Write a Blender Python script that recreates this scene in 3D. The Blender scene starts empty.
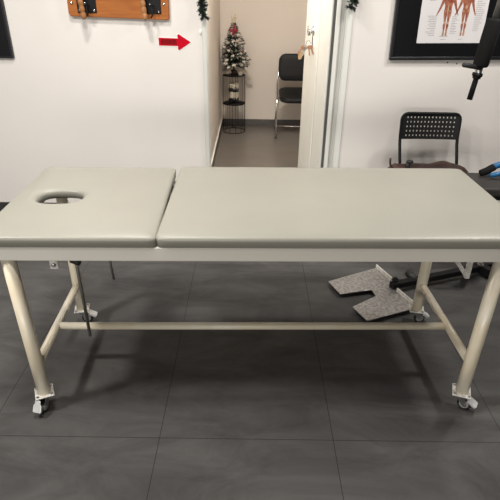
import bpy, bmesh, math, random
from mathutils import Vector, Matrix
random.seed(7)
PI = math.pi
scn = bpy.context.scene
COL = scn.collection

# ------------------------------------------------------------------ materials
def mat(name, color, rough=0.5, metal=0.0, noise=0.0, nscale=8.0, bump=0.0, bscale=60.0, col2=None, coat=0.0, spec=0.5, stretch=None):
    m = bpy.data.materials.new(name); m.use_nodes = True
    nt = m.node_tree; b = nt.nodes['Principled BSDF']
    b.inputs['Roughness'].default_value = rough
    b.inputs['Metallic'].default_value = metal
    b.inputs['Specular IOR Level'].default_value = spec
    b.inputs['Coat Weight'].default_value = coat
    c1 = (*color, 1)
    tc = nt.nodes.new('ShaderNodeTexCoord')
    vec = tc.outputs['Object']
    if stretch:
        mp = nt.nodes.new('ShaderNodeMapping'); mp.inputs['Scale'].default_value = stretch
        nt.links.new(vec, mp.inputs['Vector']); vec = mp.outputs['Vector']
    c2 = col2 if col2 else tuple(min(1, c * (1 - noise)) for c in color)
    n = nt.nodes.new('ShaderNodeTexNoise'); n.inputs['Scale'].default_value = nscale; n.inputs['Detail'].default_value = 6
    nt.links.new(vec, n.inputs['Vector'])
    r = nt.nodes.new('ShaderNodeValToRGB')
    r.color_ramp.elements[0].position = 0.38; r.color_ramp.elements[1].position = 0.66
    r.color_ramp.elements[0].color = (*c2, 1); r.color_ramp.elements[1].color = c1
    nt.links.new(n.outputs['Fac'], r.inputs['Fac'])
    nt.links.new(r.outputs['Color'], b.inputs['Base Color'])
    if bump > 0:
        n2 = nt.nodes.new('ShaderNodeTexNoise'); n2.inputs['Scale'].default_value = bscale; n2.inputs['Detail'].default_value = 4
        nt.links.new(tc.outputs['Object'], n2.inputs['Vector'])
        bp = nt.nodes.new('ShaderNodeBump'); bp.inputs['Strength'].default_value = bump; bp.inputs['Distance'].default_value = 0.004
        nt.links.new(n2.outputs['Fac'], bp.inputs['Height'])
        nt.links.new(bp.outputs['Normal'], b.inputs['Normal'])
    return m

def tile_mat(name, base, vein, joint, w, h, ox, oy, rough, mortar=0.0016, vein_scale=2.2, spec=0.5):
    m = bpy.data.materials.new(name); m.use_nodes = True
    nt = m.node_tree; b = nt.nodes['Principled BSDF']
    b.inputs['Roughness'].default_value = rough; b.inputs['Specular IOR Level'].default_value = spec
    tc = nt.nodes.new('ShaderNodeTexCoord')
    mp = nt.nodes.new('ShaderNodeMapping'); mp.inputs['Location'].default_value = (-ox, -oy, 0)
    nt.links.new(tc.outputs['Object'], mp.inputs['Vector'])
    br = nt.nodes.new('ShaderNodeTexBrick'); br.offset = 0.0; br.squash = 1.0
    br.inputs['Scale'].default_value = 1.0; br.inputs['Brick Width'].default_value = w; br.inputs['Row Height'].default_value = h
    br.inputs['Mortar Size'].default_value = mortar; br.inputs['Mortar Smooth'].default_value = 0.3; br.inputs['Bias'].default_value = 0
    nt.links.new(mp.outputs['Vector'], br.inputs['Vector'])
    mp2 = nt.nodes.new('ShaderNodeMapping'); mp2.inputs['Rotation'].default_value = (0, 0, 0.5); mp2.inputs['Scale'].default_value = (1.0, 2.6, 1)
    nt.links.new(tc.outputs['Object'], mp2.inputs['Vector'])
    n = nt.nodes.new('ShaderNodeTexNoise'); n.inputs['Scale'].default_value = vein_scale; n.inputs['Detail'].default_value = 10; n.inputs['Roughness'].default_value = 0.68; n.inputs['Distortion'].default_value = 0.7
    nt.links.new(mp2.outputs['Vector'], n.inputs['Vector'])
    r = nt.nodes.new('ShaderNodeValToRGB')
    r.color_ramp.elements[0].position = 0.33; r.color_ramp.elements[1].position = 0.62
    r.color_ramp.elements[0].color = (*vein, 1); r.color_ramp.elements[1].color = (*base, 1)
    nt.links.new(n.outputs['Fac'], r.inputs['Fac'])
    nt.links.new(r.outputs['Color'], br.inputs['Color1']); nt.links.new(r.outputs['Color'], br.inputs['Color2'])
    br.inputs['Mortar'].default_value = (*joint, 1)
    nt.links.new(br.outputs['Color'], b.inputs['Base Color'])
    bp = nt.nodes.new('ShaderNodeBump'); bp.inputs['Strength'].default_value = 0.25; bp.inputs['Distance'].default_value = 0.003
    nt.links.new(n.outputs['Fac'], bp.inputs['Height']); nt.links.new(bp.outputs['Normal'], b.inputs['Normal'])
    return m

M = {}
M['wall'] = mat('warm white wall paint', (0.80, 0.755, 0.70), 0.65, noise=0.03, nscale=2.0, bump=0.04, bscale=90)
M['far_wall'] = mat('hall wall paint with warm dim light', (0.72, 0.655, 0.585), 0.7, noise=0.03, nscale=2.0, bump=0.04, bscale=90)  # darker and warmer than the main wall: hall light put into the colour
M['ceiling'] = mat('ceiling paint', (0.20, 0.195, 0.19), 0.8, noise=0.02)
M['dark_wall'] = mat('charcoal wall paint', (0.07, 0.068, 0.066), 0.7, noise=0.05)
M['floor'] = tile_mat('dark slate floor', (0.100, 0.0965, 0.0925), (0.060, 0.058, 0.056), (0.032, 0.029, 0.028), 0.692, 1.40, -0.35, 0.005, 0.40, spec=0.03)
M['far_floor'] = tile_mat('grey tile floor', (0.165, 0.148, 0.128), (0.135, 0.12, 0.105), (0.09, 0.08, 0.07), 0.6, 0.6, 0.27, 0.1, 0.28, mortar=0.002)
M['skirting'] = mat('dark skirting', (0.045, 0.042, 0.042), 0.45, noise=0.2)
M['far_skirting'] = mat('grey tile skirting', (0.10, 0.09, 0.082), 0.35, noise=0.15)
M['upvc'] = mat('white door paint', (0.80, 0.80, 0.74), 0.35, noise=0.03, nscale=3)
M['upvc_grey_shade'] = mat('grey frame paint with recess shade', (0.66, 0.65, 0.60), 0.4, noise=0.04)  # grey of the frame, also used as painted shade in the jamb recess
M['gap_shade'] = mat('dark hinge gap shade', (0.09, 0.09, 0.085), 0.7)  # dark tone for the shade between door leaf and jamb
M['vinyl'] = mat('grey beige vinyl', (0.296, 0.286, 0.240), 0.40, noise=0.045, nscale=3.0, bump=0.035, bscale=260, spec=0.45)
M['rail'] = mat('cream rail enamel', (0.74, 0.70, 0.62), 0.35, noise=0.05, nscale=5)
M['leg'] = mat('cream tube enamel', (0.82, 0.765, 0.635), 0.33, nscale=6, col2=(0.75, 0.66, 0.49), coat=0.15)
M['plate_white'] = mat('white plate enamel', (0.80, 0.78, 0.72), 0.35, nscale=60, col2=(0.55, 0.52, 0.46))
M['chrome'] = mat('chrome', (0.80, 0.80, 0.80), 0.14, 1.0)
M['zinc'] = mat('bright zinc', (0.74, 0.74, 0.72), 0.3, 0.25, noise=0.08, nscale=40)
M['steel'] = mat('galvanised steel', (0.55, 0.55, 0.54), 0.35, 1.0, noise=0.15, nscale=40)
M['dull_steel'] = mat('dull steel', (0.36, 0.35, 0.33), 0.45, 0.9, noise=0.2, nscale=20)
M['rubber'] = mat('black rubber', (0.018, 0.018, 0.018), 0.6)
M['wheel_hub'] = mat('grey wheel hub', (0.35, 0.35, 0.34), 0.4)
M['black_metal'] = mat('black powder coat', (0.008, 0.008, 0.0085), 0.5, noise=0.2, spec=0.2)
M['black_frame'] = mat('black frame lacquer', (0.010, 0.010, 0.012), 0.35, noise=0.2)
M['black_mat'] = mat('black mount board', (0.006, 0.006, 0.007), 0.22, spec=0.6)
M['foam'] = mat('black foam', (0.009, 0.009, 0.009), 0.85, spec=0.15, bump=0.3, bscale=200)
M['black_seat'] = mat('black leatherette', (0.010, 0.010, 0.011), 0.5, bump=0.15, bscale=150, spec=0.25)
M['black_plastic'] = mat('black chair plastic', (0.014, 0.0135, 0.013), 0.5, spec=0.25)
M['bench'] = mat('charcoal bench vinyl', (0.040, 0.036, 0.033), 0.55, noise=0.15, spec=0.25)
M['checker_plate'] = mat('brushed tread plate', (0.56, 0.54, 0.51), 0.38, 0.8, nscale=60, col2=(0.32, 0.30, 0.28), bump=0.35, bscale=110)
M['blue'] = mat('blue rubber', (0.006, 0.11, 0.27), 0.45, noise=0.15)
M['leather'] = mat('brown leather', (0.062, 0.025, 0.017), 0.55, nscale=10, col2=(0.020, 0.010, 0.008), bump=0.3, bscale=40)
M['wood'] = mat('orange board wood', (0.42, 0.145, 0.035), 0.55, nscale=5, col2=(0.33, 0.105, 0.024), stretch=(1.2, 1, 14), spec=0.2)
M['light_wood'] = mat('turned light wood', (0.46, 0.22, 0.09), 0.5, nscale=14, col2=(0.34, 0.15, 0.055), spec=.25)
M['red'] = mat('red sticker', (0.56, 0.002, 0.016), 0.6, noise=0.06, spec=.08)
M['dark_red'] = mat('dark red sticker band', (0.33, 0.004, 0.012), 0.6, noise=0.1, spec=.08)
M['sticker_edge'] = mat('white sticker rim', (0.86, 0.82, 0.78), 0.5)
M['ink'] = mat('dark ink', (0.015, 0.008, 0.006), 0.7, spec=.1)
M['paper'] = mat('poster paper', (0.70, 0.67, 0.66), 0.5, noise=0.03)
M['print_grey'] = mat('printed text grey', (0.22, 0.20, 0.20), 0.6)
M['muscle'] = mat('printed muscle', (0.20, 0.036, 0.017), 0.55, nscale=55, col2=(0.36, 0.13, 0.065))
M['sinew'] = mat('printed sinew', (0.55, 0.38, 0.25), 0.55, noise=0.2, nscale=60)
M['needle'] = mat('pine needles', (0.018, 0.036, 0.020), 0.6, noise=0.5, nscale=30)
M['garland'] = mat('garland needles', (0.012, 0.034, 0.016), 0.8, noise=0.6, nscale=60)
M['frost'] = mat('frosted needles', (0.70, 0.67, 0.60), 0.7, noise=0.25, nscale=30)
M['cream'] = mat('cream ornament', (0.70, 0.64, 0.54), 0.5, noise=0.15, nscale=40)
M['gold'] = mat('pale gold', (0.60, 0.50, 0.26), 0.4, 0.4)
M['bow'] = mat('red ribbon', (0.34, 0.018, 0.03), 0.45, noise=0.2)
M['bark'] = mat('brown stem', (0.06, 0.035, 0.022), 0.8)
M['pebble_white'] = mat('cream pebbles', (0.78, 0.72, 0.60), 0.45, noise=0.2, nscale=60)
M['pebble_black'] = mat('black pebbles', (0.012, 0.012, 0.013), 0.35)
M['copper'] = mat('copper key', (0.42, 0.20, 0.11), 0.4, 0.4)
M['brass'] = mat('brass tag', (0.50, 0.35, 0.19), 0.4, 0.3)

def clear_mat():
    m = bpy.data.materials.new('thin clear glass'); m.use_nodes = True; nt = m.node_tree; nt.nodes.clear()
    o = nt.nodes.new('ShaderNodeOutputMaterial'); mx = nt.nodes.new('ShaderNodeMixShader'); t = nt.nodes.new('ShaderNodeBsdfTransparent'); g = nt.nodes.new('ShaderNodeBsdfGlossy'); fr = nt.nodes.new('ShaderNodeLayerWeight'); pw = nt.nodes.new('ShaderNodeMath'); pw.operation = 'MULTIPLY'; pw.inputs[1].default_value = .16
    g.inputs['Roughness'].default_value = .05; fr.inputs['Blend'].default_value = .25
    nt.links.new(fr.outputs['Facing'], pw.inputs[0]); nt.links.new(pw.outputs[0], mx.inputs[0]); nt.links.new(t.outputs[0], mx.inputs[1]); nt.links.new(g.outputs[0], mx.inputs[2]); nt.links.new(mx.outputs[0], o.inputs[0])
    return m
M['glass'] = clear_mat()

# ------------------------------------------------------------------ helpers
def obj(name, bm, m, parent=None, smooth=False, bevel=0.0, segs=2, label=None, normals=True):
    if normals: bmesh.ops.recalc_face_normals(bm, faces=bm.faces)
    me = bpy.data.meshes.new(name); bm.to_mesh(me); bm.free()
    me.materials.append(m)
    if smooth:
        for p in me.polygons: p.use_smooth = True
    o = bpy.data.objects.new(name, me); COL.objects.link(o)
    if parent is not None: o.parent = parent
    if bevel > 0:
        md = o.modifiers.new('Bevel', 'BEVEL'); md.width = bevel; md.segments = segs; md.limit_method = 'ANGLE'; md.angle_limit = math.radians(40)
    if label: o['label'] = label
    return o
def thing(name, label, cat, loc=(0, 0, 0), rz=0, group=None):
    o = bpy.data.objects.new(name, None); COL.objects.link(o)
    o.empty_display_size = 0.1
    o.location = loc; o.rotation_euler = (0, 0, rz)
    o['label'] = label; o['category'] = cat
    if group: o['group'] = group
    return o
def struct(name, bm, m, bevel=0.0, parent=None):
    o = obj(name, bm, m, parent, bevel=bevel)
    o['kind'] = 'structure'
    return o
def new(): return bmesh.new()
def box(bm, x0, x1, y0, y1, z0, z1, mx=None):
    v = [bm.verts.new((x, y, z)) for x in (x0, x1) for y in (y0, y1) for z in (z0, z1)]
    for f in ((0, 1, 3, 2), (4, 6, 7, 5), (0, 4, 5, 1), (2, 3, 7, 6), (0, 2, 6, 4), (1, 5, 7, 3)):
        bm.faces.new([v[i] for i in f])
    if mx is not None: bmesh.ops.transform(bm, matrix=mx, verts=v)
    return v
def tube(bm, pts, r, n=16, caps=True, closed=False):
    pts = [Vector(p) for p in pts]
    rs = r if isinstance(r, (list, tuple)) else [r] * len(pts)
    rings = []; prev = None; N = len(pts)
    for i, p in enumerate(pts):
        if closed: t = pts[(i + 1) % N] - pts[i - 1]
        elif i == 0: t = pts[1] - p
        elif i == N - 1: t = p - pts[-2]
        else: t = (pts[i + 1] - p).normalized() + (p - pts[i - 1]).normalized()
        t.normalize()
        if prev is None:
            a = Vector((0, 0, 1)) if abs(t.z) < 0.9 else Vector((1, 0, 0))
            u = t.cross(a).normalized()
        else:
            u = (prev - t * prev.dot(t)).normalized()
        prev = u; w = t.cross(u)
        rings.append([bm.verts.new(p + u * rs[i] * math.cos(2 * PI * k / n) + w * rs[i] * math.sin(2 * PI * k / n)) for k in range(n)])
    for i in range(N if closed else N - 1):
        A = rings[i]; B = rings[(i + 1) % N]
        for k in range(n): bm.faces.new((A[k], A[(k + 1) % n], B[(k + 1) % n], B[k]))
    if caps and not closed:
        bm.faces.new(rings[0][::-1]); bm.faces.new(rings[-1])
def arc(pts, r=0.04, n=6):
    """round the corners of a polyline"""
    pts = [Vector(p) for p in pts]; out = [pts[0]]
    for i in range(1, len(pts) - 1):
        a, b, c = pts[i - 1], pts[i], pts[i + 1]
        d1 = (a - b); d2 = (c - b); rr = min(r, d1.length * .49, d2.length * .49)
        p0 = b + d1.normalized() * rr; p1 = b + d2.normalized() * rr
        for k in range(n + 1):
            t = k / n; out.append(p0 * (1 - t) ** 2 + b * 2 * t * (1 - t) + p1 * t * t)
    out.append(pts[-1]); return out
def lathe(bm, prof, n=24, mx=None, caps=True):
    rings = []
    for r, z in prof:
        rings.append([bm.verts.new((r * math.cos(2 * PI * k / n), r * math.sin(2 * PI * k / n), z)) for k in range(n)])
    for A, B in zip(rings, rings[1:]):
        for k in range(n): bm.faces.new((A[k], A[(k + 1) % n], B[(k + 1) % n], B[k]))
    if caps:
        bm.faces.new(rings[0][::-1]); bm.faces.new(rings[-1])
    if mx is not None: bmesh.ops.transform(bm, matrix=mx, verts=[v for R in rings for v in R])
def prism(bm, outline, t, mx=None):
    """outline (x,y) extruded in z by t"""
    a = [bm.verts.new((x, y, 0)) for x, y in outline]; b = [bm.verts.new((x, y, t)) for x, y in outline]
    n = len(a)
    bm.faces.new(a[::-1]); bm.faces.new(b)
    for i in range(n): bm.faces.new((a[i], a[(i + 1) % n], b[(i + 1) % n], b[i]))
    if mx is not None: bmesh.ops.transform(bm, matrix=mx, verts=a + b)
def blob(bm, c, r, sub=2, sc=(1, 1, 1), jit=0.0):
    res = bmesh.ops.create_icosphere(bm, subdivisions=sub, radius=1)
    for v in res['verts']:
        k = 1 + random.uniform(-jit, jit)
        v.co = Vector((c[0] + v.co.x * r * sc[0] * k, c[1] + v.co.y * r * sc[1] * k, c[2] + v.co.z * r * sc[2] * k))
T = Matrix.Translation
def Rz(a): return Matrix.Rotation(a, 4, 'Z')
def Rx(a): return Matrix.Rotation(a, 4, 'X')
def Ry(a): return Matrix.Rotation(a, 4, 'Y')
WALLMX = Rx(PI / 2)      # (x,y,z) -> (x,-z,y): an outline drawn as seen on the wall, extruded towards the room

# ------------------------------------------------------------------ room shell
WY = 3.60; WT = 0.12; CZ = 2.80; FY = 6.40
LX, RX, BY = -4.6, 4.2, -5.0
DL, DR, DH = -0.335, 0.645, 2.08            # doorway in the back wall
bm = new(); box(bm, LX - .1, RX + .1, BY - .1, WY + .0, -0.1, 0.0); struct('floor', bm, M['floor'])
bm = new(); box(bm, -0.6, 1.7, WY, FY + .1, -0.1, -0.0005); struct('floor_hall', bm, M['far_floor'])
bm = new(); box(bm, LX - .1, RX + .1, BY - .1, WY + WT, CZ, CZ + .1); struct('ceiling', bm, M['ceiling'])
bm = new(); box(bm, -.6, 1.7, WY + WT, FY + .1, CZ, CZ + .1); struct('ceiling_hall', bm, M['wall'])
bm = new()
box(bm, LX - .1, DL, WY, WY + WT, 0, CZ); box(bm, DR, RX + .1, WY, WY + WT, 0, CZ); box(bm, DL, DR, WY, WY + WT, DH, CZ)
struct('wall_back', bm, M['wall'])
bm = new(); box(bm, LX - .1, LX, BY, WY, 0, CZ); struct('wall_left', bm, M['dark_wall'])
bm = new(); box(bm, RX, RX + .1, BY, WY, 0, CZ); struct('wall_right', bm, M['dark_wall'])
bm = new(); box(bm, LX, RX, BY - .1, BY, 0, CZ); struct('wall_front', bm, M['dark_wall'])
bm = new(); box(bm, -0.5, -0.385, WY + WT, FY, 0, CZ); struct('wall_hall_left', bm, M['far_wall'])
bm = new(); box(bm, -0.5, 1.7, FY, FY + .1, 0, CZ); struct('wall_hall_back', bm, M['far_wall'])
bm = new(); box(bm, 1.6, 1.7, WY + WT, FY, 0, CZ); struct('wall_hall_right', bm, M['far_wall'])
bm = new(); box(bm, LX, DL - .002, WY - .012, WY, 0, .08); box(bm, DR + .002, RX, WY - .012, WY, 0, .08); struct('baseboard_back', bm, M['skirting'], .002)
bm = new(); box(bm, -0.385, 1.6, FY - .012, FY, 0, .085); struct('baseboard_hall_back', bm, M['far_skirting'], .002)
bm = new(); box(bm, -0.385, -0.374, WY + WT, FY - .012, 0, .085); struct('baseboard_hall_left', bm, M['far_skirting'], .002)
bm = new(); box(bm, -0.385, -0.371, WY + WT, FY - .012, .085, .097); struct('trim_2', bm, M['upvc'], .002)
bm = new()
for x, z in ((1.322, 1.147), (1.386, 1.141)):
    lathe(bm, [(.0048, 0), (.0045, .0012)], 10, T((x, WY, z)) @ WALLMX)
struct('trim_3', bm, M['ink'])

# door frame (trim_1): left jamb strip, right jamb in three steps, head
bm = new()
box(bm, DL - .003, DL + .028, WY - .018, WY + WT, 0, DH)
box(bm, DL, DR, WY - .018, WY + WT, DH - .03, DH + .03)
struct('trim_1', bm, M['upvc_grey_shade'], .004)
bm = new()
box(bm, .612, .648, WY - .016, WY + .004, 0, DH)          # architrave
box(bm, .606, .614, WY - .010, WY + WT, 0, DH)
box(bm, .541, .566, WY - .022, WY + .05, 0, DH)           # inner stop
struct('trim_4', bm, M['upvc'], .004)
bm = new(); box(bm, .566, .606, WY + .006, WY + .05, 0, DH); box(bm, .582, .588, WY - .002, WY + .01, 0, DH); struct('trim_5', bm, M['upvc_grey_shade'], .002)  # shade of this recessed jamb step is put into its grey
bm = new(); box(bm, .524, .541, WY + .012, WY + .03, 0, DH); struct('trim_6', bm, M['gap_shade'])  # dark strip standing in for the shade of the hinge gap

# open door leaf, hinged on the right jamb, swung into the hall
bm = new()
L = .84; TH = .042
box(bm, 0, TH, 0, L, .012, DH - .035)
d1 = obj('door_1', bm, M['upvc'], bevel=.004); d1['kind'] = 'structure'
d1.location = (.523, WY + .022, 0); d1.rotation_euler = (0, 0, math.atan2(.080, .80))
bm = new(); box(bm, -.010, .002, .0, .30, .012, DH - .035); obj('door_stile', bm, M['upvc'], d1, bevel=.006, segs=3)
bm = new(); box(bm, -.004, .001, .30, .355, .012, DH - .035); obj('door_moulding', bm, M['upvc_grey_shade'], d1, bevel=.002)
bm = new(); box(bm, -.009, .001, .355, .84, .012, DH - .035); obj('door_panel', bm, M['upvc'], d1, bevel=.005, segs=3)
bm = new(); lathe(bm, [(.030, 0), (.030, .004), (.026, .007), (.014, .008), (.014, .016), (.024, .020), (.029, .028), (.026, .036), (.012, .040)], 20, T((-.008, .52, 1.293)) @ Ry(-PI / 2) @ Matrix.Scale(1.25, 4)); obj('door_knob', bm, M['chrome'], d1, True, label='chrome door knob')
bm = new(); prism(bm, [(.018 * math.cos(a) , (.042 if math.sin(a) > 0 else -.042) + .018 * math.sin(a)) for a in [2 * PI * k / 24 for k in range(24)]], .007, T((-.008, .52, 1.222)) @ Rz(0) @ Matrix(((0, 0, -1, 0), (1, 0, 0, 0), (0, 1, 0, 0), (0, 0, 0, 1)))); obj('lock_plate', bm, M['chrome'], d1, label='chrome lock plate')

# bunch of keys hanging from the lock
kx, ky, kz = .426, 4.13, 1.222
ks = thing('key_bunch', 'bunch of copper keys and tags hanging from the lock of the white door', 'keys', (kx, ky, kz), math.radians(-38))
bm = new(); tube(bm, [(.020 * math.cos(a) - .002, .004 * math.sin(3 * a), -.02 + .022 * math.sin(a)) for a in [2 * PI * k / 20 for k in range(20)]], .0022, 8, closed=True); obj('key_ring', bm, M['chrome'], ks, True)
for i, (dx, dz, an, mm) in enumerate(((.006, -.035, .15, 'copper'), (.022, -.032, .5, 'copper'), (-.012, -.04, -.35, 'steel'), (-.03, -.04, -.75, 'copper'))):
    bm = new(); mx = T((dx, -.006 * i, dz)) @ Ry(-an) @ WALLMX
    prism(bm, [(.015 * math.cos(a), -.012 + .015 * math.sin(a)) for a in [2 * PI * k / 14 for k in range(14)]], .003, mx)
    prism(bm, [(-.005, -.024), (.005, -.024), (.005, -.05), (.008, -.054), (.004, -.058), (.007, -.064), (0, -.072), (-.005, -.068)], .003, mx)
    obj('key', bm, M[mm], ks, label='copper key' if mm == 'copper' else 'steel key')
bm = new(); prism(bm, [(-.016, -.004), (.012, 0), (.018, -.02), (.014, -.05), (-.008, -.062), (-.02, -.044), (-.024, -.02)], .006, T((-.052, -.01, -.082)) @ Ry(.2) @ WALLMX); obj('key_tag', bm, M['brass'], ks, bevel=.002, label='pale brass key tag')
bm = new(); tube(bm, [(-.018, 0, -.02), (-.034, -.004, -.05), (-.050, -.008, -.088)], .0015, 6); obj('tag_chain', bm, M['steel'], ks, True)

# ------------------------------------------------------------------ massage table
tb = thing('massage_table', 'grey beige padded massage table with cream tubular legs on castors', 'massage table', (0.027, 1.900, 0), math.radians(1.25))
def rrect(x0, x1, y0, y1, rad, n=8):
    pts = []
    for cx, cy, a0 in ((x1 - rad, y1 - rad, 0), (x0 + rad, y1 - rad, PI / 2), (x0 + rad, y0 + rad, PI), (x1 - rad, y0 + rad, 3 * PI / 2)):
        for k in range(n + 1):
            a = a0 + PI / 2 * k / n; pts.append(Vector((cx + rad * math.cos(a), cy + rad * math.sin(a))))
    return pts
def resample(pts, N, c):
    """N points of a closed convex outline, one for each angle about c"""
    out = []
    for k in range(N):
        a = 2 * PI * k / N; d = Vector((math.cos(a), math.sin(a))); best = None
        for i in range(len(pts)):
            p, q = pts[i] - c, pts[(i + 1) % len(pts)] - c; e = q - p
            den = d.x * e.y - d.y * e.x
            if abs(den) < 1e-9: continue
            t = (p.x * e.y - p.y * e.x) / den; s = (p.x * d.y - p.y * d.x) / den
            if t > 0 and -1e-6 <= s <= 1 + 1e-6 and (best is None or t < best): best = t
        out.append(c + d * best)
    return out
ZB, ZT = .782, .828
def cushion(x0, x1, y0, y1, rad, hole=None, skew=0.0, N=256, side=1):
    c = Vector(hole[0]) if hole else Vector(((x0 + x1) / 2, (y0 + y1) / 2))
    base = rrect(x0, x1, y0, y1, rad)
    # the short side at the gap is cut slightly askew
    def sk(p):
        f = (p.x - x0) / (x1 - x0); w = f if side > 0 else (1 - f)
        return Vector((p.x + skew * w * (p.y - (y0 + y1) / 2) / (y1 - y0), p.y))
    base = [sk(p) for p in base]
    ctr = Vector(((x0 + x1) / 2, (y0 + y1) / 2))
    def inset(dist):
        hx, hy = (x1 - x0) / 2, (y1 - y0) / 2
        return resample([Vector((ctr.x + (p.x - ctr.x) * (hx - dist) / hx, ctr.y + (p.y - ctr.y) * (hy - dist) / hy)) for p in base], N, c)
    bm = new(); rings = []
    def add(pl, z): rings.append([bm.verts.new((p.x, p.y, z)) for p in pl])
    R_ = .015
    add(inset(.030), ZB); add(inset(.006), ZB); add(inset(.001), ZB + .004); 
    for k in range(7):
        a = PI / 2 * k / 6
        add(inset(R_ * (1 - math.cos(a))), ZT - R_ * .95 + R_ * .95 * math.sin(a) - .004)
    outer = inset(R_ + .003); add(outer, ZT - .003)
    add(inset(.05), ZT - .0012)
    outer = inset(.062 if hole else .08); add(outer, ZT)
    if hole:
        (hx, hy), ha, hb = hole
        def ell(s):
            out = []
            for k in range(N):
                a = 2 * PI * k / N; ca, sa = math.cos(a), math.sin(a)
                e = 2.5; rr = (abs(ca / (ha * s)) ** e + abs(sa / (hb * s)) ** e) ** (-1 / e)
                out.append(Vector((hx + ca * rr, hy + sa * rr)))
            return out
        far = ell(1.42)
        last = []
        e14 = ell(1.30)
        for p, o, q in zip(far, outer, e14):
            L1 = min((p - c).length, .5 * ((o - c).length + (q - c).length)); last.append(c + (p - c).normalized() * L1)
        for t in (.3, .6): add([o.lerp(l, t) for o, l in zip(outer, last)], ZT)
        add(last, ZT)
        add(ell(1.30), ZT - .0012); add(ell(1.17), ZT - .004); add(ell(1.08), ZT - .008); add(ell(1.02), ZT - .014); add(ell(1.0), ZT - .022); add(ell(1.01), ZB + .010); add(ell(1.05), ZB + .006)
        rings.append(rings[0])
    for A, B in zip(rings, rings[1:]):
        for k in range(N): 
            try: bm.faces.new((A[k], A[(k + 1) % N], B[(k + 1) % N], B[k]))
            except ValueError: pass
    if not hole:
        bm.faces.new(rings[-1]); bm.faces.new(rings[0][::-1])
    return bm
Y0, Y1 = -.352, .408
obj('head_cushion', cushion(-.992, -.369, Y0, Y1 - .006, .018, ((-.806, .022), .089, .068), skew=-.014), M['vinyl'], tb, True, label='padded headrest with an oval face hole')
obj('body_cushion', cushion(-.3615, 1.000, Y0, Y1 + .012, .026, None, skew=.010, side=-1), M['vinyl'], tb, True)
# steel frame under the cushions
bm = new(); box(bm, -.975, .985, -.348, -.322, .728, .782); obj('front_rail', bm, M['rail'], tb, bevel=.003)
bm = new(); box(bm, -.975, .985, .300, .326, .728, .782); obj('back_rail', bm, M['rail'], tb, bevel=.003)
for x in (-.975, .955):
    bm = new(); box(bm, x, x + .03, -.322, .300, .728, .782); obj('end_rail', bm, M['rail'], tb, bevel=.003)
bm = new(); box(bm, -.356, -.328, -.322, .300, .740, .772); obj('cross_rail', bm, M['rail'], tb, bevel=.003)
for y in (-.20, .25):
    bm = new(); box(bm, -.384, -.344, y - .035, y + .035, .769, .774); box(bm, -.376, -.350, y - .030, y - .004, .774, .799)
    tube(bm, [(-.363, y - .033, .794), (-.363, y + .033, .794)], .006, 10)
    obj('hinge', bm, M['steel'], tb, label='steel hinge between the two cushions')
LEGS = [(-.886, -.318, -.015, 'l'), (.874, -.318, .013, 'r'), (-.900, .292, -.004, 'l'), (.872, .292, .006, 'r')]
leg_objs = []
for i, (x, y, sp, s) in enumerate(LEGS):
    bm = new(); tube(bm, [(x, y, .086), (x + sp * .3, y, .26), (x + sp, y, .729)], .026, 24)
    leg_objs.append(obj('leg', bm, M['leg'], tb, True))
for s, x in (('l', -.875), ('r', .877)):
    xb = x - .024 if s == 'l' else x - .004
    bm = new(); tube(bm, [(x - (.010 if s == 'l' else 0), -.296, .236), (xb, .270, .236)], .0180, 18); obj('side_bar', bm, M['leg'], tb, True)
bm = new(); tube(bm, [(-.888, -.06, .232), (.862, -.06, .232)], .0165, 18); obj('stretcher', bm, M['leg'], tb, True)
CAST = [(-.886, -.318, math.radians(-104), .42, 62), (.874, -.318, math.radians(-34), -.36, 30), (-.900, .292, math.radians(5), .2, 28), (.872, .292, math.radians(2), -.25, 28)]
for (x, y, a, pa, ta) in CAST:
    mx = T((x, y, 0)) @ Rz(a)
    bm = new()                                              # fork: two cheeks and a swivel cap, wheel set back from the swivel axis
    lathe(bm, [(.020, .070), (.022, .073), (.016, .080)], 16, mx)
    for sy in (-1, 1):
        ys = sy * .014
        prism(bm, [(-.018, .071), (.018, .071), (.034, .028), (.028, .020), (.014, .024)], .0025, mx @ T((0, ys + .00125, 0)) @ WALLMX)
    box(bm, -.018, .018, -.0145, .0145, .068, .0715, mx)
    tube(bm, [mx @ Vector((.022, -.019, .029)), mx @ Vector((.022, .019, .029))], .005, 10)
    cs = obj('castor', bm, M['steel'], tb, label='steel castor fork')
    bm = new(); lathe(bm, [(.020, -.0105), (.0265, -.010), (.029, -.006), (.029, .006), (.0265, .010), (.020, .0105)], 28, mx @ T((.022, 0, .029)) @ Rx(PI / 2)); obj('wheel', bm, M['rubber'], cs, True, label='black rubber wheel')
    bm = new(); lathe(bm, [(.009, -.013), (.019, -.0115), (.019, .0115), (.009, .013)], 20, mx @ T((.022, 0, .029)) @ Rx(PI / 2)); obj('wheel_hub', bm, M['wheel_hub'], cs)
    bm = new(); mb = mx @ T((.030 + (.024 if ta > 45 else 0), 0, .064)) @ Ry(math.radians(ta)); le = .034 if ta > 45 else .048; box(bm, 0, le, -.016, .016, -.002, .002, mb); box(bm, .006, le - .002, -.018, -.015, -.010, .002, mb); box(bm, .006, le - .002, .015, .018, -.010, .002, mb); box(bm, -.016, .002, -.012, .012, -.002, .002, mb)
    obj('brake_lever', bm, M['zinc'], cs, bevel=.001, label='bright metal brake lever')
    bm = new(); mp = T((x, y, .080)) @ Rz(pa); box(bm, -.037, .037, -.037, .037, 0, .006, mp)
    pl = obj('mounting_plate', bm, M['plate_white'], cs, bevel=.002, label='square white mounting plate')
    for sx in (-1, 1):
        for sy in (-1, 1):
            bm = new(); lathe(bm, [(.006, 0), (.006, .004), (.004, .006)], 6, mp @ T((sx * .028, sy * .028, .006))); obj('plate_bolt', bm, M['steel'], cs)
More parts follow.
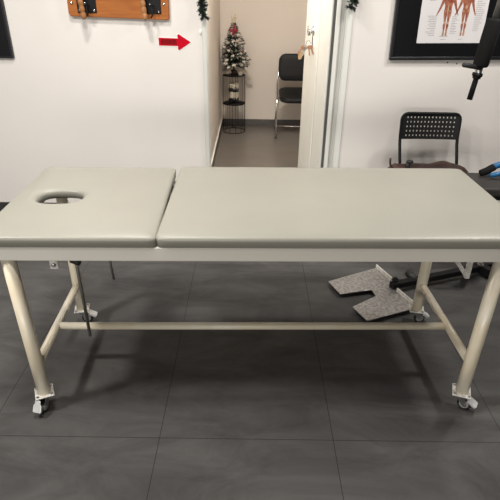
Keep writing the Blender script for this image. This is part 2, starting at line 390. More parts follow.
# prop rods hanging under the headrest and a bolt tab on the front rail
bm = new(); tube(bm, [(-.732, -.13, .716), (-.729, -.135, .60), (-.710, -.17, .262)], .0065, 10); rod = obj('support_rod', bm, M['dull_steel'], tb, True, label='long thin steel prop rod')
bm = new(); tube(bm, [(-.742, -.15, .622), (-.706, -.158, .612)], .012, 12); obj('rod_knob', bm, M['rubber'], rod, True, label='black knob')
bm = new(); tube(bm, [(-.732, -.13, .785), (-.732, -.13, .716)], .009, 10); obj('rod_sleeve', bm, M['dull_steel'], rod, True)
bm = new(); tube(bm, [(-.580, -.17, .79), (-.578, -.19, .66), (-.568, -.20, .563)], .005, 10); obj('support_rod', bm, M['dull_steel'], tb, True, label='short thin steel prop rod')
bm = new(); box(bm, -.748, -.718, -.340, -.334, .690, .730); tab = obj('bracket_tab', bm, M['plate_white'], tb, bevel=.002, label='small white bolt tab')
bm = new(); lathe(bm, [(.008, 0), (.008, .004), (.005, .007)], 10, T((-.733, -.340, .708)) @ WALLMX); obj('bolt', bm, M['dull_steel'], tab)

# ------------------------------------------------------------------ wall things
# black panel at the left
pn = thing('wall_panel', 'plain black panel hung high on the white wall left of the wooden board', 'panel', (-2.05, WY, 1.137))
bm = new(); box(bm, -.44, .436, -.024, -.0, .0, .62); obj('frame', bm, M['black_frame'], pn, bevel=.003)
bm = new(); box(bm, -.425, .421, -.0255, -.0235, .015, .605); obj('face', bm, M['black_mat'], pn, label='smooth black face')

# wooden board with two grips
bd = thing('grip_board', 'orange wooden wall board with two turned wooden grips on black plates', 'board', (-.872, WY, 1.396), math.radians(0))
bm = new()
W2 = .325
prism(bm, [(-W2 + .016, 0), (W2 - .004, -.004), (W2 + .0, .006), (W2, .40), (-W2, .40), (-W2, .016)], .030, WALLMX)
bo = obj('board', bm, M['wood'], bd, bevel=.004)
bo.rotation_euler = (0, math.radians(.9), 0)
for x0, sgn in ((-.200, 1), (.216, 1)):
    bm = new(); box(bm, x0 - .062, x0 + .062, -.036, -.0305, .026, .30)
    pl = obj('mounting_plate', bm, M['black_metal'], bd, bevel=.003, label='black metal plate')
    for bx, bz in ((-.048, .044), (.046, .040), (-.008, .082), (.046, .28), (-.048, .28)):
        bm = new(); lathe(bm, [(.0085, 0), (.0085, .004), (.005, .008)], 12, T((x0 + bx, -.036, bz)) @ WALLMX); obj('bolt', bm, M['chrome'], pl, True, label='silver bolt')
    prof = []
    H_ = .23
    for k in range(64):
        z = k / 63 * H_; q = (z % .037) / .037
        r = .0130 + .0045 * abs(math.sin(PI * q)) ** .7
        if k == 0: r = .012
        prof.append((r, z))
    bm = new(); gx = T((x0 - (.010 if x0 < 0 else .034), -.085, -.004)) @ Rx(math.radians(4)) @ Ry(math.radians(-5)); lathe(bm, prof, 20, gx); 
    gr = obj('grip', bm, M['light_wood'], bd, True, label='turned pale wooden grip')
    bm = new(); tube(bm, arc([(x0 + .008, -.034, .075), (x0 + .012, -.075, .072), (x0 + .014, -.085, .020), (x0 + .000, -.080, .004)], .03), .0045, 10); obj('hook', bm, M['black_metal'], gr, True, label='black metal hook')
    bm = new(); lathe(bm, [(.006, -.006), (.006, H_ + .03)], 10, gx); obj('grip_rod', bm, M['steel'], gr, True)
for bx, bz in ((-.296, .084), (.296, .084)):
    bm = new(); lathe(bm, [(.010, 0), (.010, .003), (.006, .006)], 14, T((bx, -.030, bz)) @ WALLMX); obj('board_screw', bm, M['chrome'], bd, True, label='silver screw')

# red arrow
ar = thing('arrow_sign', 'red arrow sign on the white wall pointing right to the doorway', 'sign', (-.527, WY, 1.252))
def arrow(s):
    return [(-.106 - s, -.026 - s), (.022 - s * .4, -.028 - s), (.020 - s, -.052 - s * 1.6), (.030, -.058 - s * 1.2), (.109 + s * 1.4, 0), (.030, .056 + s * 1.2), (.020 - s, .052 + s * 1.4), (.022 - s * .4, .026 + s), (-.106 - s, .030 + s)]
bm = new(); prism(bm, arrow(.006), .0015, WALLMX); obj('sticker_rim', bm, M['sticker_edge'], ar, label='white rim')
bm = new(); prism(bm, arrow(0), .0035, WALLMX); obj('arrow', bm, M['red'], ar, bevel=.001)
bm = new(); prism(bm, [(-.092, -.019), (.014, -.020), (.014, .019), (-.092, .022)], .0042, WALLMX); obj('text_band', bm, M['dark_red'], ar, label='dark red band')
cu = bpy.data.curves.new('exit_text', 'FONT'); cu.body = 'ΕΞΟΔΟΣ'; cu.size = .037; cu.align_x = 'CENTER'; cu.align_y = 'CENTER'; cu.extrude = .0004
to = bpy.data.objects.new('tmp', cu); COL.objects.link(to)
bpy.context.view_layer.update()
me = bpy.data.meshes.new_from_object(to.evaluated_get(bpy.context.evaluated_depsgraph_get()))
bpy.data.objects.remove(to); me.name = 'lettering'
xs = [v.co.x for v in me.vertices]; k = .098 / (max(xs) - min(xs))
me.transform(T((-.039, -.0046, .001)) @ WALLMX @ Matrix.Diagonal((k, .95, 1, 1)))
me.materials.clear(); me.materials.append(M['ink'])
lo = bpy.data.objects.new('lettering', me); COL.objects.link(lo); lo.parent = ar; lo['label'] = 'dark lettering'

ar.scale = (1, 1, .87); ar.location.x += .004

# anatomy poster in black frame
ps = thing('anatomy_poster', 'anatomy poster of two muscle figures in a wide black frame on the right wall', 'poster', (1.30, WY, 1.165), 0)
ps.rotation_euler = (0, -math.radians(.9), 0)
bm = new()
FX0, FX1, FZ = -.382, .66, .80
for b_ in ((FX0, FX1, 0, .022), (FX0, FX1, FZ - .022, FZ), (FX0, FX0 + .022, .022, FZ - .022), (FX1 - .022, FX1, .022, FZ - .022)):
    box(bm, b_[0], b_[1], -.030, -.001, b_[2], b_[3])
obj('frame', bm, M['black_frame'], ps, bevel=.004)
bm = new(); box(bm, FX0 + .02, FX1 - .02, -.018, -.004, .02, FZ - .02); obj('mount', bm, M['black_mat'], ps, label='black mount board')
PX0, PX1, PZ0, PZ1 = -.214, .215, .106, .66
bm = new(); box(bm, PX0, PX1, -.0195, -.017, PZ0, PZ1); pp = obj('paper', bm, M['paper'], ps, label='white printed sheet')
def figure(cx, z0, h, front):
    """outline of a standing figure, half width table mirrored; arms away from the body"""
    half = [(.018, 0), (.062, .004), (.060, .02), (.040, .04), (.038, .09), (.060, .17), (.068, .22), (.054, .28), (.058, .31), (.080, .40), (.088, .47), (.090, .51),
            (.080, .58), (.086, .64), (.108, .70), (.150, .60), (.190, .52), (.225, .46), (.238, .43), (.262, .425), (.250, .47), (.222, .54), (.190, .64), (.165, .74), (.140, .80), (.09, .825), (.032, .84), (.034, .87), (.052, .90), (.052, .95), (.034, .99)]
    crotch = [(.004, .46), (.010, .40), (.018, .31), (.010, .25), (.012, .17), (.020, .09), (.012, .03)]
    R_ = [(.0 + x, y) for x, y in half]; Lf = [(-x, y) for x, y in half[::-1]]
    pts = R_ + Lf + [(-x, y) for x, y in crotch[::-1]] + crotch
    return [(cx + x * h * (.96 if front else .9), z0 + y * h) for x, y in pts]
def flat_poly(bm, pts, y, t=.0006):
    prism(bm, pts, t, T((0, y, 0)) @ WALLMX)
def skew_in(pts): return pts
for cx, fr in ((-.040, True), (.076, False)):
    bm = new(); flat_poly(bm, figure(cx, .150, .285, fr), -.0195); bmesh.ops.triangulate(bm, faces=bm.faces)
    h = .285; n0 = len(bm.faces)
    for (x, y, w, hh) in ((-.038, .275, .017, .035), (.038, .275, .017, .035), (-.045, .07, .012, .07), (.045, .07, .012, .07), (-.04, .015, .02, .016), (.04, .015, .02, .016), (0, .54, .016, .14) if fr else (0, .60, .030, .05), (-.05, .52, .010, .03), (.05, .52, .010, .03), (-.235, .45, .012, .025), (.235, .45, .012, .025), (-.058, .36, .006, .10), (.058, .36, .006, .10)):
        px, pz = cx + x * h, .150 + y * h
        flat_poly(bm, [(px - w * h, pz), (px, pz - hh * h), (px + w * h, pz), (px, pz + hh * h)], -.0201, .0004)
    bm.faces.ensure_lookup_table()
    for f_ in bm.faces[n0:]: f_.material_index = 1
    f = obj('muscle_figure', bm, M['muscle'], ps, label='printed front view of the muscles' if fr else 'printed back view of the muscles'); f.data.materials.append(M['sinew'])
rng = random.Random(3)
def textcol(x0, x1, z0, z1, step, al):
    bm = new(); z = z0
    while z < z1:
        w = rng.uniform(.5, 1) * (x1 - x0); x = x0 if al == 'l' else x1 - w; xe = x + w
        while x < xe:                                    # a row of word-length marks
            l_ = min(rng.uniform(.006, .018), xe - x)
            box(bm, x, x + l_, -.0201, -.0194, z, z + .0024); x += l_ + .0018
        z += step
    obj('caption', bm, M['print_grey'], pp)
for t_ in ((-.165, -.105, .152, .27, .0105, 'r'), (-.165, -.128, .36, .50, .011, 'l'), (-.005, .038, .165, .27, .0098, 'l'), (.140, .195, .18, .50, .0115, 'l'),
           (-.06, -.022, .128, .130, .01, 'l'), (.055, .095, .128, .130, .01, 'l'), (-.07, .01, .147, .149, .01, 'l')): textcol(*t_)

# garlands hanging beside the doorway
def needles(bm, p, d, ln, n, nl, w):
    d = d.normalized()
    side = d.cross(Vector((0.31, .2, .93))).normalized(); up = side.cross(d)
    for i in range(n):
        t = (i + .5) / n; q = p + d * ln * t; a = random.uniform(0, 2 * PI)
        o_ = (side * math.cos(a) + up * math.sin(a)); e = q + (o_ * .75 + d * .65) * nl * random.uniform(.7, 1.1)
        s = d.cross(o_).normalized() * w
        v = [bm.verts.new(x) for x in (q - s, q + s, e + s * .3, e - s * .3)]
        bm.faces.new(v)
def garland(x, zend, label, wob):
    bm = new(); stem = new(); pts = []
    for k in range(16):
        z = zend + .03 + k * .03
        pts.append(Vector((x + wob * math.sin(k * .8) - (.016 if k == 0 and wob < .008 else 0) * -1, WY - .055 - .004 * math.cos(k), z)))
    tube(stem, pts, .004, 6)
    for p in pts:
        for _ in range(13):
            d = Vector((random.uniform(-1, 1), random.uniform(-1, .6), random.uniform(-1, .5)))
            needles(bm, p, d, .032, 22, .016, .0024)
    g = thing('garland', label, 'garland', (0, 0, 0), 0, 'garland ends beside the doorway')
    g.location = (x, WY - .03, zend)
    for nm, b_, mm in (('needles', bm, 'garland'), ('wire', stem, 'bark')):
        bmesh.ops.translate(b_, vec=(-x, -(WY - .03), -zend), verts=b_.verts); obj(nm, b_, M[mm], g, normals=False)
garland(-.330, 1.385, 'green garland end hanging at the left edge of the doorway', .006)
garland(.625, 1.450, 'green garland end hanging at the right edge of the doorway', .009)
bm = new(); box(bm, -.010, .010, -.003, 0, -.016, .016); tube(bm, arc([(0, -.003, .006), (0, -.016, .004), (0, -.018, -.012), (0, -.026, -.010), (0, -.027, -.002)], .008), .003, 8)
hk = obj('wall_hook', bm, M['sticker_edge']); hk.location = (-.346, WY, 1.318); hk['label'] = 'small white hook on the wall beneath the left garland'; hk['category'] = 'hook'

# ------------------------------------------------------------------ perforated black chair
ch = thing('folding_chair', 'black folding chair with a perforated backrest against the white wall', 'chair', (1.225, 3.26, 0))
def panel(bm, w, h, cols, rows, mx, hole=.25, mz=.09, mxr=.05, curve=0.0, rad=.04, t=.006):
    """a thin plate with rows of square holes and rounded top corners"""
    # grid lines
    def lines(L, n, marg):
        p = (L - 2 * marg) / n; out = [0]
        for i in range(n):
            c = marg + p * (i + .5); out += [c - p * hole * .72, c + p * hole * .72]
        out.append(L); return out
    xs = lines(w, cols, mxr * w); zs = lines(h, rows, mz * h)
    top = {}; 
    def P(x, z, y):
        if z > h - rad:
            s = z - (h - rad); k = rad - math.sqrt(max(0, rad * rad - s * s))
            x = min(max(x, k), w - k)
        u = (x / w - .5) * 2
        return Vector((x - w / 2, y + curve * (1 - u * u), z))
    G = [[[bm.verts.new(P(x, z, y)) for z in zs] for x in xs] for y in (0, t)]
    made = []
    hol = lambda i, j: i % 2 == 1 and j % 2 == 1
    nx, nz = len(xs) - 1, len(zs) - 1
    for i in range(nx):
        for j in range(nz):
            if hol(i, j): continue
            for s in (0, 1):
                g = G[s]; bm.faces.new((g[i][j], g[i + 1][j], g[i + 1][j + 1], g[i][j + 1]))
            for (di, dj, a, b) in ((-1, 0, (i, j), (i, j + 1)), (1, 0, (i + 1, j), (i + 1, j + 1)), (0, -1, (i, j), (i + 1, j)), (0, 1, (i, j + 1), (i + 1, j + 1))):
                ii, jj = i + di, j + dj
                if ii < 0 or jj < 0 or ii >= nx or jj >= nz or hol(ii, jj):
                    bm.faces.new((G[0][a[0]][a[1]], G[0][b[0]][b[1]], G[1][b[0]][b[1]], G[1][a[0]][a[1]]))
    bmesh.ops.transform(bm, matrix=mx, verts=[v for s in G for c_ in s for v in c_])
bm = new(); panel(bm, .400, .172, 14, 5, T((0, .155, .668)) @ Rx(math.radians(-7)), curve=.018, mz=.06, mxr=.07); obj('backrest', bm, M['black_plastic'], ch, label='perforated black backrest')
bm = new(); panel(bm, .37, .36, 13, 12, T((0, .09, .446)) @ Rx(PI / 2), rad=.03, t=.012); obj('seat', bm, M['black_plastic'], ch)
bm = new(); tube(bm, arc([(-.190, -.20, .012), (-.198, .165, .66), (-.200, .185, .838), (.200, .185, .838), (.198, .165, .66), (.190, -.20, .012)], .05), .0105, 12); obj('back_frame', bm, M['black_metal'], ch, True)
for s in (-1, 1):
    bm = new(); tube(bm, [(s * .172, -.10, .432), (s * .172, .20, .012)], .0100, 12); obj('rear_leg', bm, M['black_metal'], ch, True)
for y, x, z in ((.17, .172, .05), (-.18, .19, .05)):
    bm = new(); tube(bm, [(-x, y, z), (x, y, z)], .008, 10); obj('crossbar', bm, M['black_metal'], ch, True)
bm = new(); tube(bm, [(-.19, -.02, .434), (.19, -.02, .434)], .009, 10); obj('seat_bar', bm, M['black_metal'], ch, True)
bm = new(); tube(bm, [(-.172, -.10, .434), (.172, -.10, .434)], .009, 10); obj('seat_bar', bm, M['black_metal'], ch, True)

# brown leather bag on the seat
bg = thing('leather_bag', 'brown leather bag lying flat on the seat of the perforated black chair', 'bag', (1.225, 3.24, .459))
bm = new(); NX, NY = 44, 14
def bagp(i, j, top):
    u = i / (NX - 1); v = j / (NY - 1); x = -.300 + .575 * u; y = -.13 + .24 * v
    edge = min(1, 12 * min(u, (1 - u) * .5)) * min(1, 4 * min(v, 1 - v) + .15)
    edge = max(edge, 0) ** .6
    hgt = .072 + .024 * math.exp(-((u - .60) / .16) ** 2) - .012 * math.exp(-((u - .33) / .12) ** 2) + .010 * math.sin(u * 17 + v * 3) + .008 * math.sin(v * 9 + u * 6)
    dr = max(0, (u - .86) / .14) ** 1.5 * .045
    z = (hgt * edge + .004 if top else .001) - (dr if top or u > .97 else dr * .9)
    if x < .20: z = max(z, .001 if not top else .004)
    return Vector((x, y * (1 - .25 * (u - .5) ** 2), z))
gt = [[bm.verts.new(bagp(i, j, True)) for j in range(NY)] for i in range(NX)]
gb = [[bm.verts.new(bagp(i, j, False)) for j in range(NY)] for i in range(NX)]
for i in range(NX - 1):
    for j in range(NY - 1):
        bm.faces.new((gt[i][j], gt[i + 1][j], gt[i + 1][j + 1], gt[i][j + 1])); bm.faces.new((gb[i][j], gb[i][j + 1], gb[i + 1][j + 1], gb[i + 1][j]))
for i in range(NX - 1):
    for j in (0, NY - 1): bm.faces.new((gt[i][j], gt[i + 1][j], gb[i + 1][j], gb[i][j]))
for j in range(NY - 1):
    for i in (0, NX - 1): bm.faces.new((gt[i][j], gt[i][j + 1], gb[i][j + 1], gb[i][j]))
obj('body', bm, M['leather'], bg, True)
bm = new(); tube(bm, arc([(-.20, -.02, .05), (-.27, -.02, .062), (-.298, -.02, .085), (-.302, -.02, .135)], .02), .007, 8); obj('strap', bm, M['leather'], bg, True)
bm = new(); tube(bm, [(-.172, .0, .055), (-.172, .0, .098)], .014, 12); blob(bm, (-.164, 0, .105), .020, 2, (1.25, 1, .62)); obj('clasp', bm, M['rubber'], bg, True, label='black clasp')

# ------------------------------------------------------------------ exercise machine
mc = thing('exercise_machine', 'black exercise machine with hanging foam roller and grey tread footplates', 'exercise machine', (1.25, 2.65, 0))
def loc(*p): return Vector(p) - Vector((1.25, 2.65, 0))
def lp(pts): return [loc(*p) for p in pts]
# footplate lying on the floor
FP = [(.473, 2.565), (.796, 2.735), (.853, 2.568), (.836, 2.520), (.853, 2.470), (.922, 2.297), (.626, 2.169), (.571, 2.298), (.726, 2.412), (.714, 2.476), (.522, 2.428)]
bm = new(); prism(bm, [(x - 1.25, y - 2.65) for x, y in FP], .006, T((0, 0, .026))); fp = obj('footplate', bm, M['checker_plate'], mc, bevel=.0015, label='grey tread metal footplate with two wings')
for a, b in (((.796, 2.735), (.853, 2.575)), ((.857, 2.462), (.920, 2.302))):
    bm = new(); A, B = loc(*a, .030), loc(*b, .030); d = (B - A).normalized(); n_ = Vector((-d.y, d.x, 0)) * .003
    v = [bm.verts.new(p) for p in (A - n_, A + n_, B + n_, B - n_, A - n_ + Vector((0, 0, .026)), A + n_ + Vector((0, 0, .026)), B + n_ + Vector((0, 0, .026)), B - n_ + Vector((0, 0, .026)))]
    for f in ((0, 1, 2, 3), (4, 5, 6, 7), (0, 1, 5, 4), (1, 2, 6, 5), (2, 3, 7, 6), (3, 0, 4, 7)): bm.faces.new([v[i] for i in f])
    obj('lip', bm, M['plate_white'], fp, label='pale raised lip')
for (x, y) in ((.56, 2.50), (.72, 2.60), (.72, 2.30), (.84, 2.36)):
    bm = new(); lathe(bm, [(.014, 0), (.014, .0265)], 12, T(loc(x, y, 0))); obj('rubber_foot', bm, M['rubber'], fp)
def beam(bm, a, b, w, h):
    a, b = Vector(a), Vector(b); d = (b - a); L_ = d.length
    q = d.to_track_quat('X', 'Z').to_matrix().to_4x4()
    box(bm, 0, L_, -w / 2, w / 2, -h / 2, h / 2, T(a) @ q)
bm = new(); beam(bm, loc(.83, 2.495, .050), loc(1.47, 2.735, .050), .042, .036); obj('base_rail', bm, M['black_metal'], mc, bevel=.004)
bm = new(); beam(bm, loc(1.42, 2.76, .045), loc(1.66, 2.44, .045), .05, .05); beam(bm, loc(1.45, 2.74, .045), loc(1.70, 2.80, .045), .05, .05); obj('base_crossrail', bm, M['black_metal'], mc, bevel=.004)
for p in ((.852, 2.505, .083), (.985, 2.60, .055), (1.428, 2.70, .084)):
    bm = new(); lathe(bm, [(.022, 0), (.022, .006), (.012, .007), (.012, .016)], 6, T(loc(*p)))
    if p[0] == .985: 
        bm.free(); bm = new(); tube(bm, [loc(.965, 2.63, .058), loc(.985, 2.55, .058)], .022, 14)
        obj('adjuster_knob', bm, M['rubber'], mc, True)
    else: obj('bolt', bm, M['black_metal'] if p[0] < 1 else M['dull_steel'], mc)
bm = new(); beam(bm, loc(1.285, 2.55, .30), loc(1.285, 2.55, .078), .026, .026); beam(bm, loc(1.17, 2.55, .235), loc(1.283, 2.55, .090), .020, .024); beam(bm, loc(1.17, 2.55, .235), loc(1.285, 2.55, .29), .02, .02)
obj('support_bracket', bm, M['plate_white'], mc, bevel=.002, label='white angled support bracket')
bm = new(); beam(bm, loc(1.285, 2.55, .29), loc(1.60, 2.72, .55), .04, .04); beam(bm, loc(1.285, 2.55, .09), loc(1.36, 2.69, .06), .03, .03); obj('seat_support', bm, M['black_metal'], mc, bevel=.003)
bm = new(); beam(bm, loc(1.66, 2.76, .02), loc(1.66, 2.76, 2.05), .06, .08); obj('upright', bm, M['black_metal'], mc, bevel=.004)
bm = new(); beam(bm, loc(1.69, 2.77, 1.98), loc(1.14, 2.58, 1.98), .05, .05); obj('boom', bm, M['black_metal'], mc, bevel=.004)
def ax(z): # axis of the hanging arm
    t = (z - 1.096) / (1.549 - 1.096); return loc(1.100 + .050 * t, 2.60, z)
bm = new(); tube(bm, [ax(1.98), ax(1.47)], .016, 14); obj('arm', bm, M['dull_steel'], mc, True, label='grey steel hanging arm')
bm = new(); q = (ax(1.47) - ax(1.255)); lathe(bm, [(.027, 0), (.034, .004), (.037, .012), (.039, .205), (.036, .213), (.028, .217)], 24, T(ax(1.255)) @ q.to_track_quat('Z', 'Y').to_matrix().to_4x4()); obj('foam_roller', bm, M['foam'], mc, True, label='black foam roller')
bm = new(); tube(bm, [ax(1.258), ax(1.205)], .017, 12); obj('arm_neck', bm, M['steel'], mc, True)
bm = new(); tube(bm, [ax(1.226), ax(1.211)], .025, 16); tube(bm, [ax(1.211), ax(1.200)], .020, 16); obj('collar', bm, M['black_metal'], mc, True)
bm = new(); tube(bm, [ax(1.212), ax(1.098)], [.0130, .0142], 14); obj('lower_handle', bm, M['foam'], mc, True)
bm = new(); e = ax(1.252); tube(bm, [e + Vector((.0, -.01, 0)), e + Vector((-.060, -.015, .010)), e + Vector((-.088, -.015, .013)), e + Vector((-.094, -.015, .013))], [.0115, .012, .0112, .006], 14); obj('peg', bm, M['rubber'], mc, True)
bm = new(); box(bm, 1.12 - 1.25, 1.80 - 1.25, 2.64 - 2.65, 2.92 - 2.65, .553, .606); obj('bench_pad', bm, M['bench'], mc, bevel=.015, segs=4, label='charcoal padded bench')
bm = new(); box(bm, 1.30 - 1.25, 1.78 - 1.25, 2.68 - 2.65, 2.86 - 2.65, .52, .553); obj('bench_base', bm, M['black_metal'], mc)
# blue exercise band lying on the bench
eb = thing('exercise_band', 'blue exercise band with black foam grips lying on the charcoal bench', 'exercise band', (1.430, 2.83, .6080))
bm = new(); tube(bm, [(-.075, .00, .022), (-.04, .005, .035), (.0, .01, .058)], [.020, .022, .022], 16); obj('grip', bm, M['foam'], eb, True, label='black foam grip')
bm = new(); tube(bm, arc([(-.005, .01, .058), (.05, .02, .076), (.16, .03, .070), (.26, .02, .03)], .05), .018, 12); obj('tube', bm, M['blue'], eb, True, label='blue rubber tube')
bm = new(); tube(bm, arc([(-.035, -.04, .022), (.03, -.045, .040), (.12, -.05, .030), (.22, -.06, .018)], .05), .014, 12); obj('tube', bm, M['blue'], eb, True, label='blue rubber tube')

# ------------------------------------------------------------------ hall: plant stand, jar, tree, chair
SX, SY = -.217, 6.13
st = thing('plant_stand', 'round black wire plant stand in the corner of the hall', 'stand', (SX, SY, 0))
def ring(bm, r, z, w=.003): tube(bm, [(r * math.cos(a), r * math.sin(a), z) for a in [2 * PI * k / 40 for k in range(40)]], w, 6, closed=True)
bm = new(); lathe(bm, [(.128, .652), (.130, .655), (.130, .664), (.128, .666)], 40); obj('top_plate', bm, M['black_metal'], st)
bm = new(); lathe(bm, [(.131, .330), (.133, .333), (.133, .341), (.131, .344)], 40); obj('shelf', bm, M['black_metal'], st)
bm = new(); ring(bm, .136, .004, .0035); obj('base_ring', bm, M['black_metal'], st, True)
for k in range(12):
    a = 2 * PI * (k + .35) / 12
    bm = new(); tube(bm, [(.136 * math.cos(a), .136 * math.sin(a), .003), (.132 * math.cos(a), .132 * math.sin(a), .66)], .0026, 6); obj('wire', bm, M['black_metal'], st, True)
jr = thing('pebble_jar', 'glass jar of layered cream and black pebbles on the shelf of the black stand', 'jar', (SX - .003, SY, .344))
bm = new(); lathe(bm, [(.066, .0), (.068, .004), (.068, .238), (.0655, .238), (.0655, .006), (.02, .005)], 32); obj('glass', bm, M['glass'], jr, True)
def layer(z0, z1, mm, nm):
    bm = new(); z = z0
    while z < z1:
        n = 16
        for k in range(n):
            a = 2 * PI * (k + random.random() * .5) / n; r = .051
            blob(bm, (r * math.cos(a), r * math.sin(a), z + random.uniform(-.004, .004) + .009 * math.sin(k * 1.1 + z0 * 50)), .0125, 1, (1, 1, .9), .08)
        z += .014
    lathe(bm, [(.046, z0 - .008), (.046, z1)], 16)
    o = obj(nm, bm, M[mm], jr, True); o['kind'] = 'stuff'
layer(.019, .048, 'pebble_black', 'black_pebbles'); layer(.062, .122, 'pebble_white', 'cream_pebbles'); layer(.136, .165, 'pebble_black', 'black_pebbles'); layer(.178, .218, 'pebble_white', 'cream_pebbles')

TX, TZ = SX, .666
tr = thing('christmas_tree', 'small frosted artificial christmas tree with red bow on the black wire stand', 'christmas tree', (TX, SY, TZ))
bm = new(); lathe(bm, [(.040, 0), (.039, .03), (.030, .05), (.012, .056)], 20); obj('base', bm, M['bark'], tr, True)
bm = new(); tube(bm, [(0, 0, .04), (0, 0, .55)], [.010, .004], 8); obj('trunk', bm, M['bark'], tr, True)
fo, sn = new(), new(); H_ = .56
tips = []
for lv in range(15):
    t = lv / 14; z = .10 + t * .43; r = .185 * (1 - t) ** .85 + .018; n = int(15 * (1 - t) + 5)
    for k in range(n):
        a = 2 * PI * (k + random.random() * .6) / n + lv * .7; rr = r * random.uniform(.78, 1.06)
        d = Vector((math.cos(a), math.sin(a), random.uniform(-.25, .30)))
        if d.x < 0: rr = min(rr, .128 / max(.05, -d.x))
        p0 = Vector((0, 0, z)); tip = p0 + d * rr
        needles(fo, p0 + d * rr * .25, d, rr * .75, int(18 + 40 * rr / .19), .028, .0032)
        needles(sn, p0 + d * rr * .62, d, rr * .40, int(7 + 16 * rr / .19), .022, .0030)
        tips.append(tip)
obj('foliage', fo, M['needle'], tr, normals=False); obj('frosted_tips', sn, M['frost'], tr, normals=False, label='white frosted needles')
front = [p for p in tips if p.y < .03]
random.shuffle(front); used = []
for p in front:
    if len(used) >= 38: break
    if all((p - q).length > .037 for q in used):
        used.append(p)
for i, p in enumerate(used):
    if i % 5 == 4:
        bm = new()
        for _ in range(5): blob(bm, p * .97 + Vector((random.uniform(-.014, .014), random.uniform(-.01, .01), random.uniform(-.014, .014))), .0085, 1)
        obj('red_berries', bm, M['bow'], tr, True, label='red berry cluster')
    else:
        bm = new(); c_ = p * .95
        for _ in range(7):
            blob(bm, c_ + Vector((random.uniform(-.012, .012), random.uniform(-.01, .01), random.uniform(-.010, .010))), .0135, 1, (1, 1, .75), .15)
        obj('white_flower', bm, M['cream'], tr, True, label='cream white ornament')
bm = new()
for s in (-1, 1):
    prism(bm, [(0, 0), (s * .045, .026), (s * .052, .004), (s * .040, -.012)], .014, T((.0, -.052, .475)) @ WALLMX)
    prism(bm, [(-s * .004, 0), (s * .010, 0), (s * .026, -.075), (s * .008, -.068)], .006, T((.0, -.056, .475)) @ WALLMX)
prism(bm, [(-.010, 0), (.010, 0), (.014, .055), (-.006, .06)], .010, T((.004, -.05, .475)) @ WALLMX)
blob(bm, (0, -.066, .476), .013, 2); obj('bow', bm, M['bow'], tr, bevel=.002, label='red ribbon bow')
bm = new()
for (x, y, z, dx, dz) in ((.0, -.02, .52, .30, 1), (-.01, -.02, .52, -.15, 1), (.012, -.02, .54, .1, 1)):
    needles(bm, Vector((x, y, z)), Vector((dx, 0, dz)), .10, 22, .018, .0030)
for p in ((.022, -.02, .628), (.006, -.02, .60), (-.014, -.02, .585), (.03, -.02, .60)): blob(bm, p, .009, 1, jit=.15)
obj('topper', bm, M['gold'], tr, label='pale gold sprig on the tip')

# two wrapped bundles at the foot of the tree
bm = new(); tube(bm, [(-.105, -.03, .024), (-.07, -.05, .030), (-.03, -.055, .034)], [.014, .020, .014], 12); blob(bm, (-.11, -.028, .022), .016, 2)
sk = obj('tree_ornament', bm, M['cream'], None, True); sk.location = (SX, SY, .662); sk['label'] = 'pale cream bundle at the left foot of the little tree'; sk['category'] = 'ornament'; sk['group'] = 'ornaments at the foot of the tree'
bm = new(); box(bm, -.02, .02, -.02, .02, 0, .04, Rz(.5)); 
sk = obj('tree_ornament', bm, M['cream'], None, bevel=.006); sk.location = (SX + .075, SY - .055, .666); sk['label'] = 'pale square bundle at the right foot of the little tree'; sk['category'] = 'ornament'; sk['group'] = 'ornaments at the foot of the tree'

# visitor chair
vc = thing('visitor_chair', 'chrome framed chair with black padded seat and back in the hall', 'chair', (.545, 5.985, 0))
def pad(bm, w, d, t, rad, mx):
    o_ = rrect(-w / 2, w / 2, -d / 2, d / 2, rad, 8)
    rs = []
    for s, z in ((.90, 0), (.97, t * .12), (1.0, t * .4), (1.0, t * .6), (.97, t * .88), (.88, t), (.5, t * 1.08)):
        rs.append([bm.verts.new((p.x * s, p.y * s, z)) for p in o_])
    for A, B in zip(rs, rs[1:]):
        for k in range(len(A)): bm.faces.new((A[k], A[(k + 1) % len(A)], B[(k + 1) % len(A)], B[k]))
    bm.faces.new(rs[0][::-1]); bm.faces.new(rs[-1])
    bmesh.ops.transform(bm, matrix=mx, verts=[v for r in rs for v in r])
bm = new(); pad(bm, .46, .43, .055, .10, T((0, .0, .440)) @ Rx(math.radians(9))); obj('seat', bm, M['black_seat'], vc, True)
bm = new(); pad(bm, .475, .30, .045, .08, T((0, .215, .742)) @ Rx(math.radians(82))); obj('backrest', bm, M['black_seat'], vc, True)
for s in (-1, 1):
    bm = new(); tube(bm, arc([(s * .262, -.185, .004), (s * .262, -.165, .44), (s * .258, .16, .56), (s * .232, .235, .70), (s * .225, .245, .80)], .06), .0115, 12); obj('front_leg', bm, M['chrome'], vc, True)
    bm = new(); tube(bm, [(s * .262, -.182, .002), (s * .262, -.180, .05)], .0135, 12); obj('foot_cap', bm, M['rubber'], vc, True)
    bm = new(); tube(bm, arc([(s * .250, .0, .43), (s * .250, .06, .40), (s * .255, .235, .012)], .05), .0115, 12); obj('rear_leg', bm, M['chrome'], vc, True)
bm = new(); tube(bm, [(-.26, .22, .045), (.26, .22, .045)], .009, 10); obj('crossbar', bm, M['chrome'], vc, True)
bm = new(); tube(bm, [(-.258, -.13, .428), (.258, -.13, .428)], .009, 10); obj('seat_bar', bm, M['chrome'], vc, True)
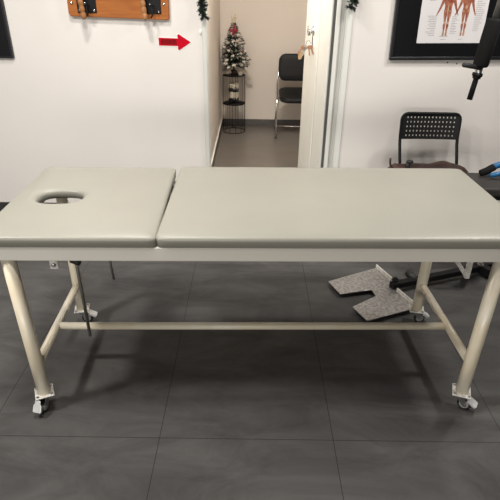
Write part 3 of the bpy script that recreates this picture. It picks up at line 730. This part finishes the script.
bm = new(); tube(bm, [(-.252, .03, .428), (.252, .03, .428)], .009, 10); obj('seat_bar', bm, M['chrome'], vc, True)

# ------------------------------------------------------------------ light
def area(name, loc_, e, size, col=(1, .965, .93), rot=(0, 0, 0), spread=PI):
    l = bpy.data.lights.new(name, 'AREA'); l.energy = e; l.size = size; l.color = col; l.shape = 'DISK'; l.spread = spread
    o = bpy.data.objects.new(name, l); COL.objects.link(o); o.location = loc_; o.rotation_euler = rot
    return o
area('downlight', (-2.0, 1.05, 2.78), 42, .28)
area('downlight', (-.55, 1.45, 2.78), 25, .28)
area('downlight', (1.30, 1.95, 2.78), 17, .28)
area('downlight', (-.85, 2.60, 2.78), 15, .2)
area('downlight', (1.80, 2.55, 2.78), 19, .2)
wl = area('rear_fill', (-1.2, -4.85, .95), 112, 5.0, (1, .97, .93)); wl.data.shape = 'RECTANGLE'; wl.data.size_y = .9  # added low fill panel behind the camera, brightens front-facing parts
wl.rotation_euler = (PI / 2, 0, 0)
area('hall_downlight', (-.02, 4.0, 2.78), 32, .28, (1, .94, .87))
w = bpy.data.worlds.new('World'); scn.world = w; w.use_nodes = True
w.node_tree.nodes['Background'].inputs['Color'].default_value = (.8, .85, 1, 1)
w.node_tree.nodes['Background'].inputs['Strength'].default_value = 0.05

# ------------------------------------------------------------------ camera
cam = bpy.data.cameras.new('Camera'); co = bpy.data.objects.new('Camera', cam); COL.objects.link(co)
cam.sensor_width = 36; cam.lens = 36; cam.clip_start = .05
p, r = math.radians(28), math.radians(.8)
f = Vector((0, math.cos(p), -math.sin(p))); u = Vector((0, math.sin(p), math.cos(p))); rt = Vector((1, 0, 0))
r2 = rt * math.cos(r) + u * math.sin(r); u2 = -rt * math.sin(r) + u * math.cos(r)
mw = Matrix((r2, u2, -f)).transposed().to_4x4(); mw.translation = (0, 0, 1.6)
co.matrix_world = mw
scn.camera = co
scn.view_settings.view_transform = 'Standard'; scn.view_settings.look = 'None'
scn.view_settings.exposure = 0.55; scn.view_settings.gamma = 1.0; scn.view_settings.use_curve_mapping = False
